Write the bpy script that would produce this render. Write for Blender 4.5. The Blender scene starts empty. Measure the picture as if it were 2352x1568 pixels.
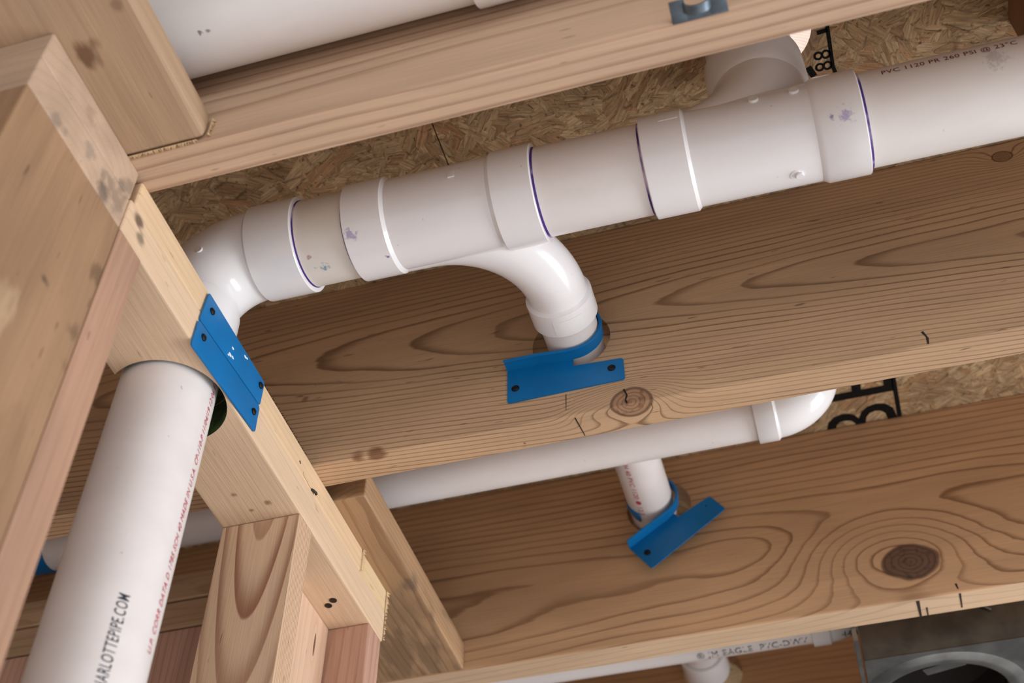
import bpy, bmesh, math, random
from mathutils import Vector, Matrix
random.seed(4)
PI = math.pi
S = bpy.context.scene
COL = S.collection
EYE = 1.55            # height of the eye above the floor (m); all measures below are mm from the eye

# ------------------------------------------------------------------ camera, world, light, exposure
cd = bpy.data.cameras.new('camera'); cam = bpy.data.objects.new('camera', cd); COL.objects.link(cam)
cd.sensor_width = 36.0; cd.lens = 2930.65*36/2352; cd.clip_start = 0.02
right = Vector((0.96020, 0.27930, 0.00550)); down = Vector((-0.20030, 0.70190, -0.68350)); fwd = Vector((-0.19480, 0.65520, 0.72990))
fwd.normalize(); right = (right - fwd*right.dot(fwd)).normalized(); down = fwd.cross(right)
cam.matrix_world = Matrix(((right.x, -down.x, -fwd.x, 0), (right.y, -down.y, -fwd.y, 0), (right.z, -down.z, -fwd.z, EYE), (0, 0, 0, 1)))
cd.dof.use_dof = True; cd.dof.focus_distance = 1.28; cd.dof.aperture_fstop = 5.0
S.camera = cam

w = bpy.data.worlds.new('world'); S.world = w; w.use_nodes = True
bg = w.node_tree.nodes['Background']; bg.inputs[0].default_value = (0.86, 0.93, 1.0, 1); bg.inputs[1].default_value = 0.25

def window_light(name, loc, target, sx, sy, power, col):
    l = bpy.data.lights.new(name, 'AREA'); l.shape = 'RECTANGLE'; l.size = sx; l.size_y = sy; l.energy = power; l.color = col
    o = bpy.data.objects.new(name, l); COL.objects.link(o); o.location = loc
    d = Vector(target) - Vector(loc); o.rotation_euler = d.to_track_quat('-Z', 'Y').to_euler()
sl = bpy.data.lights.new('sun', 'SUN'); sl.energy = 5.0; sl.angle = math.radians(1.5); sl.color = (1.0, 0.975, 0.95)
so = bpy.data.objects.new('sun', sl); COL.objects.link(so); so.location = (3, -5, 6)
so.rotation_euler = Vector((-0.42, 0.55, -0.80)).to_track_quat('-Z', 'Y').to_euler()
window_light('window_light_right', (3.6, 1.6, 1.15), (0, 0.9, 2.4), 2.4, 1.5, 120, (0.95, 0.97, 1.0))
window_light('window_light_near', (1.7, -2.7, 1.80), (0.0, 0.9, 2.15), 3.8, 1.1, 50, (0.96, 0.98, 1.0))

S.view_settings.view_transform = 'Standard'
try: S.view_settings.look = 'None'
except Exception: pass
S.view_settings.gamma = 1.0; S.view_settings.use_curve_mapping = False
S.view_settings.exposure = 0.10

# ------------------------------------------------------------------ node helper
class NT:
    def __init__(s, name):
        s.m = bpy.data.materials.new(name); s.m.use_nodes = True
        s.t = s.m.node_tree; s.n = s.t.nodes; s.b = s.n['Principled BSDF']
        a = s.n.new('ShaderNodeAttribute'); a.attribute_name = 'wp'; s.wp = a.outputs['Vector']
        x = s.n.new('ShaderNodeSeparateXYZ'); s.lk(s.wp, x.inputs[0]); s.x, s.y, s.z = x.outputs
    def lk(s, a, b): s.t.links.new(a, b)
    def put(s, v, sock):
        if hasattr(v, 'links'): s.lk(v, sock)
        else: sock.default_value = v
    def f(s, op, a, b=0.0, c=0.0):
        n = s.n.new('ShaderNodeMath'); n.operation = op
        s.put(a, n.inputs[0]); s.put(b, n.inputs[1])
        if op in ('MULTIPLY_ADD', 'SMOOTH_MIN', 'COMPARE'): s.put(c, n.inputs[2])
        return n.outputs[0]
    def add(s, a, b): return s.f('ADD', a, b)
    def sub(s, a, b): return s.f('SUBTRACT', a, b)
    def mul(s, a, b): return s.f('MULTIPLY', a, b)
    def ss(s, v, lo, hi, a=0.0, b=1.0):
        n = s.n.new('ShaderNodeMapRange'); n.interpolation_type = 'SMOOTHSTEP'; s.put(v, n.inputs[0])
        n.inputs[1].default_value = lo; n.inputs[2].default_value = hi; n.inputs[3].default_value = a; n.inputs[4].default_value = b
        return n.outputs[0]
    def vec(s, x, y, z):
        n = s.n.new('ShaderNodeCombineXYZ'); s.put(x, n.inputs[0]); s.put(y, n.inputs[1]); s.put(z, n.inputs[2]); return n.outputs[0]
    def noise(s, v, scale=1.0, detail=2.0, rough=0.5, col=False):
        n = s.n.new('ShaderNodeTexNoise'); s.lk(v, n.inputs['Vector']); n.inputs['Scale'].default_value = scale
        n.inputs['Detail'].default_value = detail; n.inputs['Roughness'].default_value = rough
        return n.outputs[1 if col else 0]
    def mix(s, fac, a, b, mode='MIX'):
        n = s.n.new('ShaderNodeMix'); n.data_type = 'RGBA'; n.blend_type = mode
        s.put(fac, n.inputs[0])
        for v, i in ((a, 6), (b, 7)):
            if hasattr(v, 'links'): s.lk(v, n.inputs[i])
            else: n.inputs[i].default_value = (*v, 1)
        return n.outputs[2]
    def bump(s, h, strength, dist):
        n = s.n.new('ShaderNodeBump'); n.inputs['Strength'].default_value = strength; n.inputs['Distance'].default_value = dist
        s.put(h, n.inputs['Height']); s.lk(n.outputs[0], s.b.inputs['Normal'])
    def out(s, col, rough=0.6, spec=0.35, metal=0.0):
        s.put(col if hasattr(col, 'links') else (*col, 1), s.b.inputs['Base Color']); s.put(rough, s.b.inputs['Roughness'])
        s.b.inputs['Specular IOR Level'].default_value = spec; s.b.inputs['Metallic'].default_value = metal
        return s.m

def lin(r, g, b):
    return tuple(((c/255)/12.92 if c/255 <= .04045 else (((c/255)+.055)/1.055)**2.4) for c in (r, g, b))

def timber(r, g, b):      # raw sapwood tone: paler and greyer than the swatch
    c = lin(r, g, b); y = .3*c[0]+.59*c[1]+.11*c[2]
    return tuple(y + (v-y)*.92 for v in c)
# Sawn timber: rings round a pith that runs nearly along the board; knots bulge the ring field.
def wood(name, axis, pith, tilt=(0, 0), sp=6.0, light=(206, 168, 128), dark=(150, 104, 66), line=0.75, wav=1.0, seed=0.0,
         knots=(), fold=None, width=0.3, stain=None, blotch=0.12, ramp_to=None, rough=0.62, phase=0.0, stripes=None, edge=None, kcol=((122, 82, 64), (84, 54, 42), (66, 42, 34))):
    N = NT(name)
    ax = {'X': (N.x, N.y, N.z), 'Y': (N.y, N.x, N.z), 'Z': (N.z, N.x, N.y)}[axis]
    a, c1, c2 = ax
    lv = N.vec(N.add(N.mul(a, .0022), seed), N.mul(c1, .011), N.mul(c2, .011))
    n1 = N.sub(N.noise(lv, 1.0, 2.0), .5); 
    lv2 = N.vec(N.add(N.mul(a, .009), seed+7), N.mul(c1, .05), N.mul(c2, .05))
    n2 = N.sub(N.noise(lv2, 1.0, 3.0), .5)
    kc = c2; r1 = c1
    if fold is not None:
        kc = N.sub(c2, N.f('MAXIMUM', N.sub(c1, fold), 0)); r1 = N.f('MINIMUM', c1, fold)
    d1 = N.sub(r1, N.f('MULTIPLY_ADD', a, tilt[0], pith[0])); d2 = N.sub(kc, N.f('MULTIPLY_ADD', a, tilt[1], pith[1]))
    v = N.f('SQRT', N.add(N.mul(d1, d1), N.mul(d2, d2)))
    v = N.add(v, N.add(N.mul(n1, 34*wav), N.mul(n2, 6*wav)))
    kd = None
    for (ka, kb, amp, sa, sb, ra, rb) in knots:
        da = N.sub(a, ka); db = N.sub(kc, kb)
        g = N.f('EXPONENT', N.mul(N.add(N.mul(N.mul(da, da), 1/sa**2), N.mul(N.mul(db, db), 1/sb**2)), -1.0))
        v = N.add(v, N.mul(g, amp))
        if ra > 0:
            wob = N.mul(N.noise(N.vec(N.mul(a, .035), N.mul(kc, .035), 0), 1.0, 1.0), .3)
            r = N.add(N.f('SQRT', N.add(N.mul(N.mul(da, da), 1/ra**2), N.mul(N.mul(db, db), 1/rb**2))), N.sub(wob, .15))
            kd = r if kd is None else N.f('MINIMUM', kd, r)
    t = N.f('FRACT', N.mul(N.add(v, phase), 1/sp))
    lw = N.mul(N.f('POWER', N.ss(t, 1-width-.25, .93), 1.6), N.ss(t, .94, 1.0, 1, 0))         # late wood: slow rise, sharp end
    amt = N.noise(N.vec(N.mul(a, .004), N.mul(v, .05), seed+3), 1.0, 1.0)
    lw = N.mul(lw, N.ss(amt, .2, .75, line*.45, line))
    if stripes:
        sx, lo, hi, sc, per = stripes; cc = {'x': N.x, 'y': N.y, 'z': N.z}
        st_ = N.f('FRACT', N.add(N.mul(cc[sc], 1/per), N.mul(n1, 1.5)))
        lw = N.f('MAXIMUM', N.mul(lw, N.ss(cc[sx], lo, hi, 1, 0)), N.mul(N.mul(N.ss(st_, .35, .9), N.ss(st_, .92, 1.0, 1, 0)), N.ss(cc[sx], lo, hi, 0, .6)))
    fib = N.noise(N.vec(N.add(N.mul(a, .012), seed), N.mul(c1, .9), N.mul(c2, .9)), 1.0, 3.0, .6)
    bl = N.noise(N.vec(N.add(N.mul(a, .004), seed+11), N.mul(c1, .018), N.mul(c2, .018)), 1.0, 2.0)
    L, D = timber(*light), timber(*dark)
    c = N.mix(lw, L, D)
    if ramp_to: c = N.mix(N.ss(bl, .35, .7), c, N.mix(lw, timber(*ramp_to), D))
    if edge: c = N.mix(N.ss(c1, fold+1.0, fold+3.0), c, N.mix(N.mul(lw, .35), timber(*edge), D))
    sh = N.add(N.ss(fib, .25, .75, -.10, .08), N.ss(bl, .3, .7, -blotch, blotch*.6))
    shv = N.add(sh, 1.0); c = N.mix(1.0, c, N.vec(shv, shv, shv), 'MULTIPLY')
    pit = N.noise(N.vec(N.add(N.mul(a, .035), seed+5), N.mul(c1, .22), N.mul(c2, .22)), 1.0, 1.0)
    c = N.mix(N.ss(pit, .735, .80, 0, .55), c, tuple(x*.45 for x in D))
    if kd is not None:
        kr = N.f('FRACT', N.mul(kd, 4.2)); kk = N.mix(N.ss(kr, .5, .95, 0, .7), lin(*kcol[0]), lin(*kcol[1]))
        kk = N.mix(N.ss(N.noise(N.vec(N.mul(a, .12), N.mul(kc, .12), seed), 1.0, 3.0), .5, .7, 0, .6), kk, lin(*kcol[2]))
        c = N.mix(N.ss(kd, .93, 1.03, 1, 0), c, kk)
        ring = N.mul(N.ss(kd, .9, 1.0), N.ss(kd, 1.0, 1.14, 1, 0)); c = N.mix(N.mul(ring, .75), c, lin(62, 38, 26))
    if stain:
        for (sx_, sy_, sz_, r0, cs, am) in stain:
            dd = N.f('SQRT', N.add(N.add(N.mul(N.f('POWER', N.f('ABSOLUTE', N.sub(N.x, sx_)), 2.0), 1.0), N.f('POWER', N.f('ABSOLUTE', N.sub(N.y, sy_)), 2.0)), N.f('POWER', N.f('ABSOLUTE', N.sub(N.z, sz_)), 2.0)))
            nn = N.noise(N.vec(N.mul(a, .018), N.mul(c1, .07), N.mul(c2, .07)), 1.0, 3.0, .55)
            m = N.mul(N.ss(N.add(N.mul(dd, .55/r0), N.mul(N.sub(nn, .5), 2.2)), .15, .75, 1, 0), am)
            c = N.mix(m, c, lin(*cs))
    N.bump(N.add(N.mul(fib, .6), N.mul(lw, .5)), .35, .0012)
    return N.out(c, rough, .25)

# PVC: list of coloured stains (x, y, z, radius, colour, amount)
def pvc(name, col, rough, stains=(), dirt=0.06):
    N = NT(name)
    n = N.noise(N.vec(N.mul(N.x, .012), N.mul(N.y, .03), N.mul(N.z, .03)), 1.0, 4.0)
    sv = N.ss(n, .3, .75, 1.0, 1-dirt); c = N.mix(1.0, lin(*col), N.vec(sv, sv, sv), 'MULTIPLY')
    sp = N.noise(N.vec(N.mul(N.x, .11), N.mul(N.y, .11), N.mul(N.z, .11)), 1.0, 2.0)
    c = N.mix(N.ss(sp, .74, .80, 0, .35), c, lin(90, 82, 78))
    for (sx, sy, sz, r, cs, am) in stains:
        dx, dy, dz = N.sub(N.x, sx), N.sub(N.y, sy), N.sub(N.z, sz)
        dd = N.f('SQRT', N.add(N.add(N.mul(dx, dx), N.mul(dy, dy)), N.mul(dz, dz)))
        nn = N.noise(N.vec(N.mul(N.x, .22), N.mul(N.y, .22), N.mul(N.z, .22)), 1.0, 4.0, .65)
        m = N.mul(N.ss(N.add(N.mul(dd, .5/r), N.mul(N.sub(nn, .5), -1.9)), .12, .5, 1, 0), am)
        c = N.mix(m, c, lin(*cs))
    N.bump(n, .04, .001)
    return N.out(c, rough, .5)

def plain(name, col, rough=.5, spec=.4, metal=0., var=.1, sc=.05):
    N = NT(name); n = N.noise(N.vec(N.mul(N.x, sc), N.mul(N.y, sc), N.mul(N.z, sc)), 1.0, 3.0)
    v = N.ss(n, .3, .7, 1-var, 1+var*.5); return N.out(N.mix(1.0, lin(*col), N.vec(v, v, v), 'MULTIPLY'), rough, spec, metal)

# ------------------------------------------------------------------ mesh helpers (mm, eye = origin)
def W(p): return Vector((p[0]/1000, p[1]/1000, p[2]/1000 + EYE))
def tag(o, label=None, cat=None, group=None, kind=None):
    if label: o['label'] = label
    if cat: o['category'] = cat
    if group: o['group'] = group
    if kind: o['kind'] = kind
    return o
def thing(name, base, label, cat, group=None):
    o = bpy.data.objects.new(name, None); COL.objects.link(o); o.location = W(base); o.empty_display_size = .02
    o['base'] = list(base); return tag(o, label, cat, group)
class MB:
    def __init__(s): s.v = []; s.f = []
    def quad_strip(s, rings, close=True, capa=False, capb=False):
        n = len(rings[0]); b = len(s.v)
        for r in rings: s.v += [tuple(p) for p in r]
        for i in range(len(rings)-1):
            for j in range(n if close else n-1):
                k = (j+1) % n; s.f.append((b+i*n+j, b+i*n+k, b+(i+1)*n+k, b+(i+1)*n+j))
        if capa: s.f.append(tuple(b+j for j in range(n-1, -1, -1)))
        if capb: s.f.append(tuple(b+(len(rings)-1)*n+j for j in range(n)))
    def lathe(s, o, d, prof, n=64, up=None):
        o, d = Vector(o), Vector(d).normalized(); u = Vector(up) if up else (Vector((0, 0, 1)) if abs(d.z) < .9 else Vector((1, 0, 0)))
        e1 = (u - d*u.dot(d)).normalized(); e2 = d.cross(e1)
        s.quad_strip([[o + d*t + (e1*math.cos(2*PI*j/n) + e2*math.sin(2*PI*j/n))*r for j in range(n)] for t, r in prof])
    def sweep(s, path, rad, n=48, capa=False, capb=False):
        P = [Vector(p) for p in path]; T = []
        for i in range(len(P)): T.append((P[min(i+1, len(P)-1)] - P[max(i-1, 0)]).normalized())
        u = Vector((0, 0, 1)) if abs(T[0].z) < .9 else Vector((1, 0, 0)); e = (u - T[0]*u.dot(T[0])).normalized(); rings = []
        for i, p in enumerate(P):
            e = (e - T[i]*e.dot(T[i])).normalized(); g = T[i].cross(e); r = rad[i] if isinstance(rad, (list, tuple)) else rad
            rings.append([p + (e*math.cos(2*PI*j/n) + g*math.sin(2*PI*j/n))*r for j in range(n)])
        s.quad_strip(rings, True, capa, capb)
    def prism(s, poly, ext):                # polygon (3-D points) extruded by a vector
        b = len(s.v); n = len(poly); e = Vector(ext)
        s.v += [tuple(Vector(p)) for p in poly] + [tuple(Vector(p)+e) for p in poly]
        s.f.append(tuple(b+i for i in range(n))); s.f.append(tuple(b+n+i for i in range(n-1, -1, -1)))
        for i in range(n): k = (i+1) % n; s.f.append((b+i, b+n+i, b+n+k, b+k))
    def box(s, x0, x1, y0, y1, z0, z1): s.prism([(x0, y0, z0), (x1, y0, z0), (x1, y1, z0), (x0, y1, z0)], (0, 0, z1-z0))
    def mesh(s, name, base, bevel=0, seg=2, recalc=True):
        bm = bmesh.new(); vs = [bm.verts.new(p) for p in s.v]
        for f in s.f:
            try: bm.faces.new([vs[i] for i in f])
            except ValueError: pass
        if recalc: bmesh.ops.recalc_face_normals(bm, faces=bm.faces)
        if bevel: bmesh.ops.bevel(bm, geom=[e for e in bm.edges if len(e.link_faces) == 2 and e.calc_face_angle(0) > .6], offset=bevel, segments=seg, affect='EDGES', profile=.6)
        me = bpy.data.meshes.new(name); bm.to_mesh(me); bm.free(); return finish(me, base)
    def build(s, name, mat, parent=None, base=None, bevel=0, seg=2, recalc=True):
        if base is None: base = tuple(parent['base']) if parent else (0, 0, 0)
        return link(name, s.mesh(name, base, bevel, seg, recalc), mat, parent, base)
def finish(me, base):                        # mm -> local metres, keep the mm position as attribute 'wp'
    at = me.attributes.new('wp', 'FLOAT_VECTOR', 'POINT'); b = Vector(base)
    for i, v in enumerate(me.vertices):
        at.data[i].vector = v.co; v.co = (v.co - b)*.001
    for p in me.polygons: p.use_smooth = True
    me.set_sharp_from_angle(angle=math.radians(32)); return me
def link(name, me, mat, parent=None, base=(0, 0, 0)):
    o = bpy.data.objects.new(name, me); COL.objects.link(o)
    if mat: me.materials.append(mat)
    if parent: o.parent = parent; o['base'] = list(parent['base'])
    else: o.location = W(base); o['base'] = list(base)
    return o
def cut(raw, cutters):                       # raw, cutters: MB; boolean difference, returns an MB
    bm_objs = []
    for mb, bev in [(raw, raw.bev if hasattr(raw, 'bev') else 0)] + [(c, 0) for c in cutters]:
        bm = bmesh.new(); vs = [bm.verts.new(p) for p in mb.v]
        for f in mb.f: bm.faces.new([vs[i] for i in f])
        bmesh.ops.recalc_face_normals(bm, faces=bm.faces)
        if bev: bmesh.ops.bevel(bm, geom=list(bm.edges), offset=bev, segments=3, affect='EDGES', profile=.6)
        me = bpy.data.meshes.new('tmp'); bm.to_mesh(me); bm.free()
        o = bpy.data.objects.new('tmp', me); COL.objects.link(o); bm_objs.append(o)
    for c in bm_objs[1:]:
        m = bm_objs[0].modifiers.new('b', 'BOOLEAN'); m.operation = 'DIFFERENCE'; m.object = c; m.solver = 'EXACT'
    dg = bpy.context.evaluated_depsgraph_get(); dg.update()
    me = bpy.data.meshes.new_from_object(bm_objs[0].evaluated_get(dg)); r = MB()
    r.v = [tuple(v.co) for v in me.vertices]; r.f = [tuple(p.vertices) for p in me.polygons]
    for o in bm_objs: bpy.data.objects.remove(o)
    return r
def cyl(o, d, r, L, n=64):
    m = MB(); m.lathe(o, d, [(0, r), (L, r)], n); m.f.append(tuple(range(n-1, -1, -1))); m.f.append(tuple(range(n, 2*n))); return m
def boxmb(*a):
    m = MB(); m.box(*a); return m
def lumber(name, dims, mat, label, cat, group=None, bev=2.5, cutters=(), as_part=None, kind=None):
    m = boxmb(*dims); base = (dims[0], dims[2], dims[4])
    if cutters:
        m.bev = bev; m = cut(m, list(cutters)); o = m.build(name, mat, as_part, None if as_part else base, 0)
    else: o = m.build(name, mat, as_part, None if as_part else base, bev, 3)
    for p in o.data.polygons: p.use_smooth = False
    return tag(o, label, cat, group, kind)

def text_flat(body, size, bold=0.0, xs=1.0):         # text as triangles in the plane, (verts, faces)
    cu = bpy.data.curves.new('t', 'FONT'); cu.body = body; cu.size = size; cu.resolution_u = 3; cu.offset = bold; cu.space_character = 1.08
    o = bpy.data.objects.new('t', cu); COL.objects.link(o); dg = bpy.context.evaluated_depsgraph_get(); dg.update()
    me = bpy.data.meshes.new_from_object(o.evaluated_get(dg)); v = [(p.co.x*xs, p.co.y) for p in me.vertices]; f = [tuple(p.vertices) for p in me.polygons]
    bpy.data.objects.remove(o); return v, f
def text_on(body, size, fn, mat, parent, name='printed_text', bold=0.0, xs=1.0, end=False):
    v, f = text_flat(body, size, bold, xs); m = MB()
    if end:
        mx = max(x for x, y in v); v = [(x-mx, y) for x, y in v]
    m = MB(); m.v = [tuple(fn(x, y)) for x, y in v]; m.f = f
    o = m.build(name, mat, parent, recalc=False); return o

# ------------------------------------------------------------------ materials
H = 900.0; TOP = 1188.0; YJ1, YJ2, YJ3, YJ4 = 513.0, 924.6, 1341.0, 1755.0
M = {}
M['j1'] = wood('joist_near_wood', 'X', (468, 922), (0, .004), 10.5, (202, 168, 138), (150, 110, 84), .85, .4, 1.3, width=.3, blotch=.08)
M['j2'] = wood('joist_mid_wood', 'X', (992, 1042), (-.05, -.045), 5.6, (196, 158, 120), (104, 70, 46), .8, .38, 2.1, fold=924.6, kcol=((160, 124, 96), (112, 78, 56), (104, 72, 52)),
               knots=[(-148, 903, 44, 40, 26, 20, 20), (-196, 900, 12, 22, 16, 0, 0), (284, 1163, 18, 26, 16, 11, 9)], width=.14,
               stain=[(-446, 925, 900, 7, (112, 72, 48), .8), (-424, 926, 900, 8, (112, 72, 48), .8), (-268, 951, 900, 2.5, (80, 50, 36), .9), (-508, 924, 1025, 3, (96, 64, 44), .7), (-518, 924, 1007, 4, (96, 64, 44), .6)])
M['j3'] = wood('joist_far_wood', 'X', (1455, 1003), (.03, .02), 8.6, (198, 154, 112), (124, 82, 50), .9, .6, 5.2, fold=1341, edge=(216, 182, 146), kcol=((106, 78, 64), (76, 54, 44), (58, 42, 34)),
               knots=[(110, 953, 0, 60, 40, 32, 25), (92, 968, 62, 98, 58, 0, 0), (-330, 985, 7, 120, 34, 0, 0), (-90, 1010, -10, 60, 26, 0, 0)], width=.12)
M['j4'] = wood('joist_back_wood', 'X', (1830, 1000), (.02, .03), 9.0, (190, 142, 98), (132, 86, 50), .6, .8, 8.2)
M['plate_lo'] = wood('plate_low_wood', 'Y', (-380, 760), (.02, -.01), 7.0, (220, 188, 154), (190, 150, 112), .22, .4, 3.3, blotch=.05, fold=None,
                     knots=[(905, 0, 0, 5, 5, 0, 0)], stain=[(-494, 549, 858, 7, (70, 52, 40), .8), (-494, 558, 846, 6, (90, 84, 70), .7), (-548, 868, 827, 4, (120, 88, 60), .8), (-540, 895, 827, 3.5, (120, 88, 60), .8), (-520, 888, 827, 4, (130, 96, 66), .8), (-552, 700, 827, 3, (120, 88, 60), .8)])
M['plate_hi'] = wood('plate_high_wood', 'Y', (-560, 1100), (.01, 0), 9.0, (222, 188, 148), (196, 156, 112), .35, .4, 4.4, blotch=.04)
M['plate_hi2'] = wood('plate_high_wood_two', 'Y', (-560, 1100), (.01, 0), 9.0, (222, 192, 148), (198, 160, 112), .3, .4, 9.4, blotch=.04)
M['hole'] = plain('green_marked_wood', (58, 78, 44), .7, .2, 0, .5, .08)
M['block1'] = wood('block_near_wood', 'Y', (-460, 800), (.03, .02), 12, (182, 150, 118), (150, 116, 86), .3, .7, 6.1, blotch=.12,
                   stain=[(-482, 412, 900, 11, (96, 64, 44), .8), (-470, 405, 900, 6, (110, 80, 58), .6), (-450, 350, 900, 7, (120, 96, 76), .5), (-437, 380, 900, 5, (110, 82, 62), .5)])
M['block2'] = wood('block_mid_wood', 'Y', (-520, 840), (.05, .02), 7, (176, 138, 100), (128, 90, 60), .55, .7, 7.7,
                   stain=[(-520, 1290, 900, 60, (96, 78, 60), .55), (-505, 1200, 900, 40, (116, 94, 72), .35), (-463, 1150, 902, 12, (96, 84, 72), .6)], blotch=.16)
M['stud1'] = wood('end_stud_wood', 'Z', (-420, 470), (.03, .05), 13, (160, 124, 92), (132, 98, 70), .25, 1.1, 1.9, blotch=.14,
                  stain=[(-494, 520, 690, 9, (96, 78, 60), .6), (-494, 478, 700, 5, (72, 62, 52), .8), (-494, 528, 760, 9, (96, 74, 54), .6), (-494, 524, 660, 9, (104, 84, 64), .5), (-494, 440, 640, 22, (200, 172, 138), .5)])
M['stud_red'] = wood('pink_stud_wood', 'Z', (-420, 600), (.01, 0), 7, (178, 138, 112), (150, 108, 86), .35, .5, 2.9)
M['capplate'] = wood('cap_plate_wood', 'X', (460, 800), (.02, .02), 10, (190, 160, 134), (158, 126, 102), .25, .8, 3.9, blotch=.15,
                     stain=[(-494, 512, 845, 16, (104, 94, 84), .5), (-494, 470, 850, 8, (110, 108, 104), .4), (-494, 455, 880, 8, (150, 124, 104), .5), (-494, 500, 830, 9, (84, 76, 70), .6), (-494, 430, 832, 8, (110, 100, 92), .5), (-494, 522, 870, 9, (112, 100, 90), .5)])
M['stud2'] = wood('cathedral_stud_wood', 'Z', (-534, 1036.1), (0, -.1285), 11.5, (214, 178, 144), (148, 98, 70), 1.0, .14, 4.9, width=.55, blotch=.04, phase=1.2, stripes=('x', -496.5, -494.5, 'y', 3.0))
M['stud_flat'] = wood('flat_stud_wood', 'Z', (-480, 1090), (.0, .01), 7, (218, 182, 152), (190, 144, 114), .4, .4, 5.9,
                      knots=[(787, 1081, 10, 30, 6, 14, 1.8)], blotch=.05)
M['stud3'] = wood('last_stud_wood', 'Z', (-560, 1060), (.01, .02), 8, (196, 152, 128), (156, 108, 86), .5, .5, 6.9)
M['dim'] = wood('back_wall_wood', 'X', (1090, 930), (.01, .02), 8, (190, 154, 118), (148, 108, 74), .4, 1.0, 11.0)
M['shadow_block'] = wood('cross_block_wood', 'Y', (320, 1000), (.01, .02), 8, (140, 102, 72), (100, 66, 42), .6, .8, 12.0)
M['pale'] = wood('pale_board_wood', 'Y', (0, 1200), (.01, .0), 6, (238, 220, 208), (206, 176, 164), .6, .6, 13.0)
M['fibre'] = plain('splinter_wood', (212, 182, 142), .8, .1)
M['pvc0'] = pvc('pipe_plastic_scuffed', (230, 224, 222), .36, [(-412, 450.8, 966, 2.5, (96, 84, 84), .8), (-405, 450.5, 966.1, 2.2, (96, 84, 84), .7)])
M['bark'] = plain('bark_edge', (74, 50, 36), .9, .1, 0, .4, .2)
M['pvc'] = pvc('pipe_plastic', (230, 223, 221), .36)
M['fit'] = pvc('fitting_plastic', (234, 232, 233), .2, dirt=.03)
M['pvc_l'] = pvc('pipe_plastic_marked', (224, 216, 208), .38, [(-408, 722, 968.6, 5, (60, 130, 160), .75), (-418, 721, 968.8, 2, (70, 30, 90), .8), (-420, 708, 971, 3, (150, 100, 80), .6)])
M['pvc_r'] = pvc('pipe_plastic_printed', (230, 224, 221), .36, [(240, 680, 992, 12, (120, 116, 124), .35), (128, 680, 1024, 3, (150, 20, 30), .9)])
M['fit1'] = pvc('fitting_plastic_primed', (234, 231, 232), .2, [(-371, 694, 972, 7, (120, 80, 170), .55), (-341, 722, 962.8, 2.5, (90, 50, 150), .8)], .03)
M['fit2'] = pvc('fitting_plastic_smeared', (234, 231, 232), .22, [(104, 687, 971, 8, (120, 90, 180), .55), (92, 686, 971, 3, (100, 70, 150), .7)], .03)
def primer_mat():
    N = NT('purple_primer_patchy'); n = N.noise(N.vec(N.mul(N.x, .03), N.mul(N.y, .03), N.mul(N.z, .03)), 1.0, 3.0, .5)
    return N.out(N.mix(N.ss(n, .33, .5), lin(190, 172, 200), lin(66, 38, 116)), .5, .4)
M['primer'] = primer_mat()
M['blue'] = plain('blue_enamel', (0, 106, 168), .42, .4, 0, .08, .03)
M['paint'] = plain('white_paint_fleck', (232, 236, 240), .6, .3)
M['screw'] = plain('black_screw', (30, 29, 30), .45, .5, .6)
M['nail'] = plain('dark_nail', (52, 46, 42), .45, .5, .6)
M['ink_red'] = plain('red_ink', (196, 66, 88), .6, .2)
M['ink_maroon'] = plain('maroon_ink', (126, 36, 40), .6, .2)
M['ink_black'] = plain('black_ink', (58, 60, 70), .6, .2)
M['stamp'] = plain('stamp_ink', (26, 25, 24), .8, .1, 0, .6, .4)
M['pencil'] = plain('pencil_graphite', (58, 50, 46), .8, .1)
M['zinc'] = plain('galvanized_steel', (142, 143, 142), .3, .5, .95, .25, .03)
M['zinc2'] = plain('zinc_clip_steel', (104, 116, 126), .45, .5, .8, .2, .1)
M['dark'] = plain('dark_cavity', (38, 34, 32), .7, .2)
M['drywall'] = plain('grey_board_wall', (150, 148, 146), .8, .2, 0, .05, .004)
M['concrete'] = plain('concrete', (186, 185, 185), .85, .2, 0, .15, .004)

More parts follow.
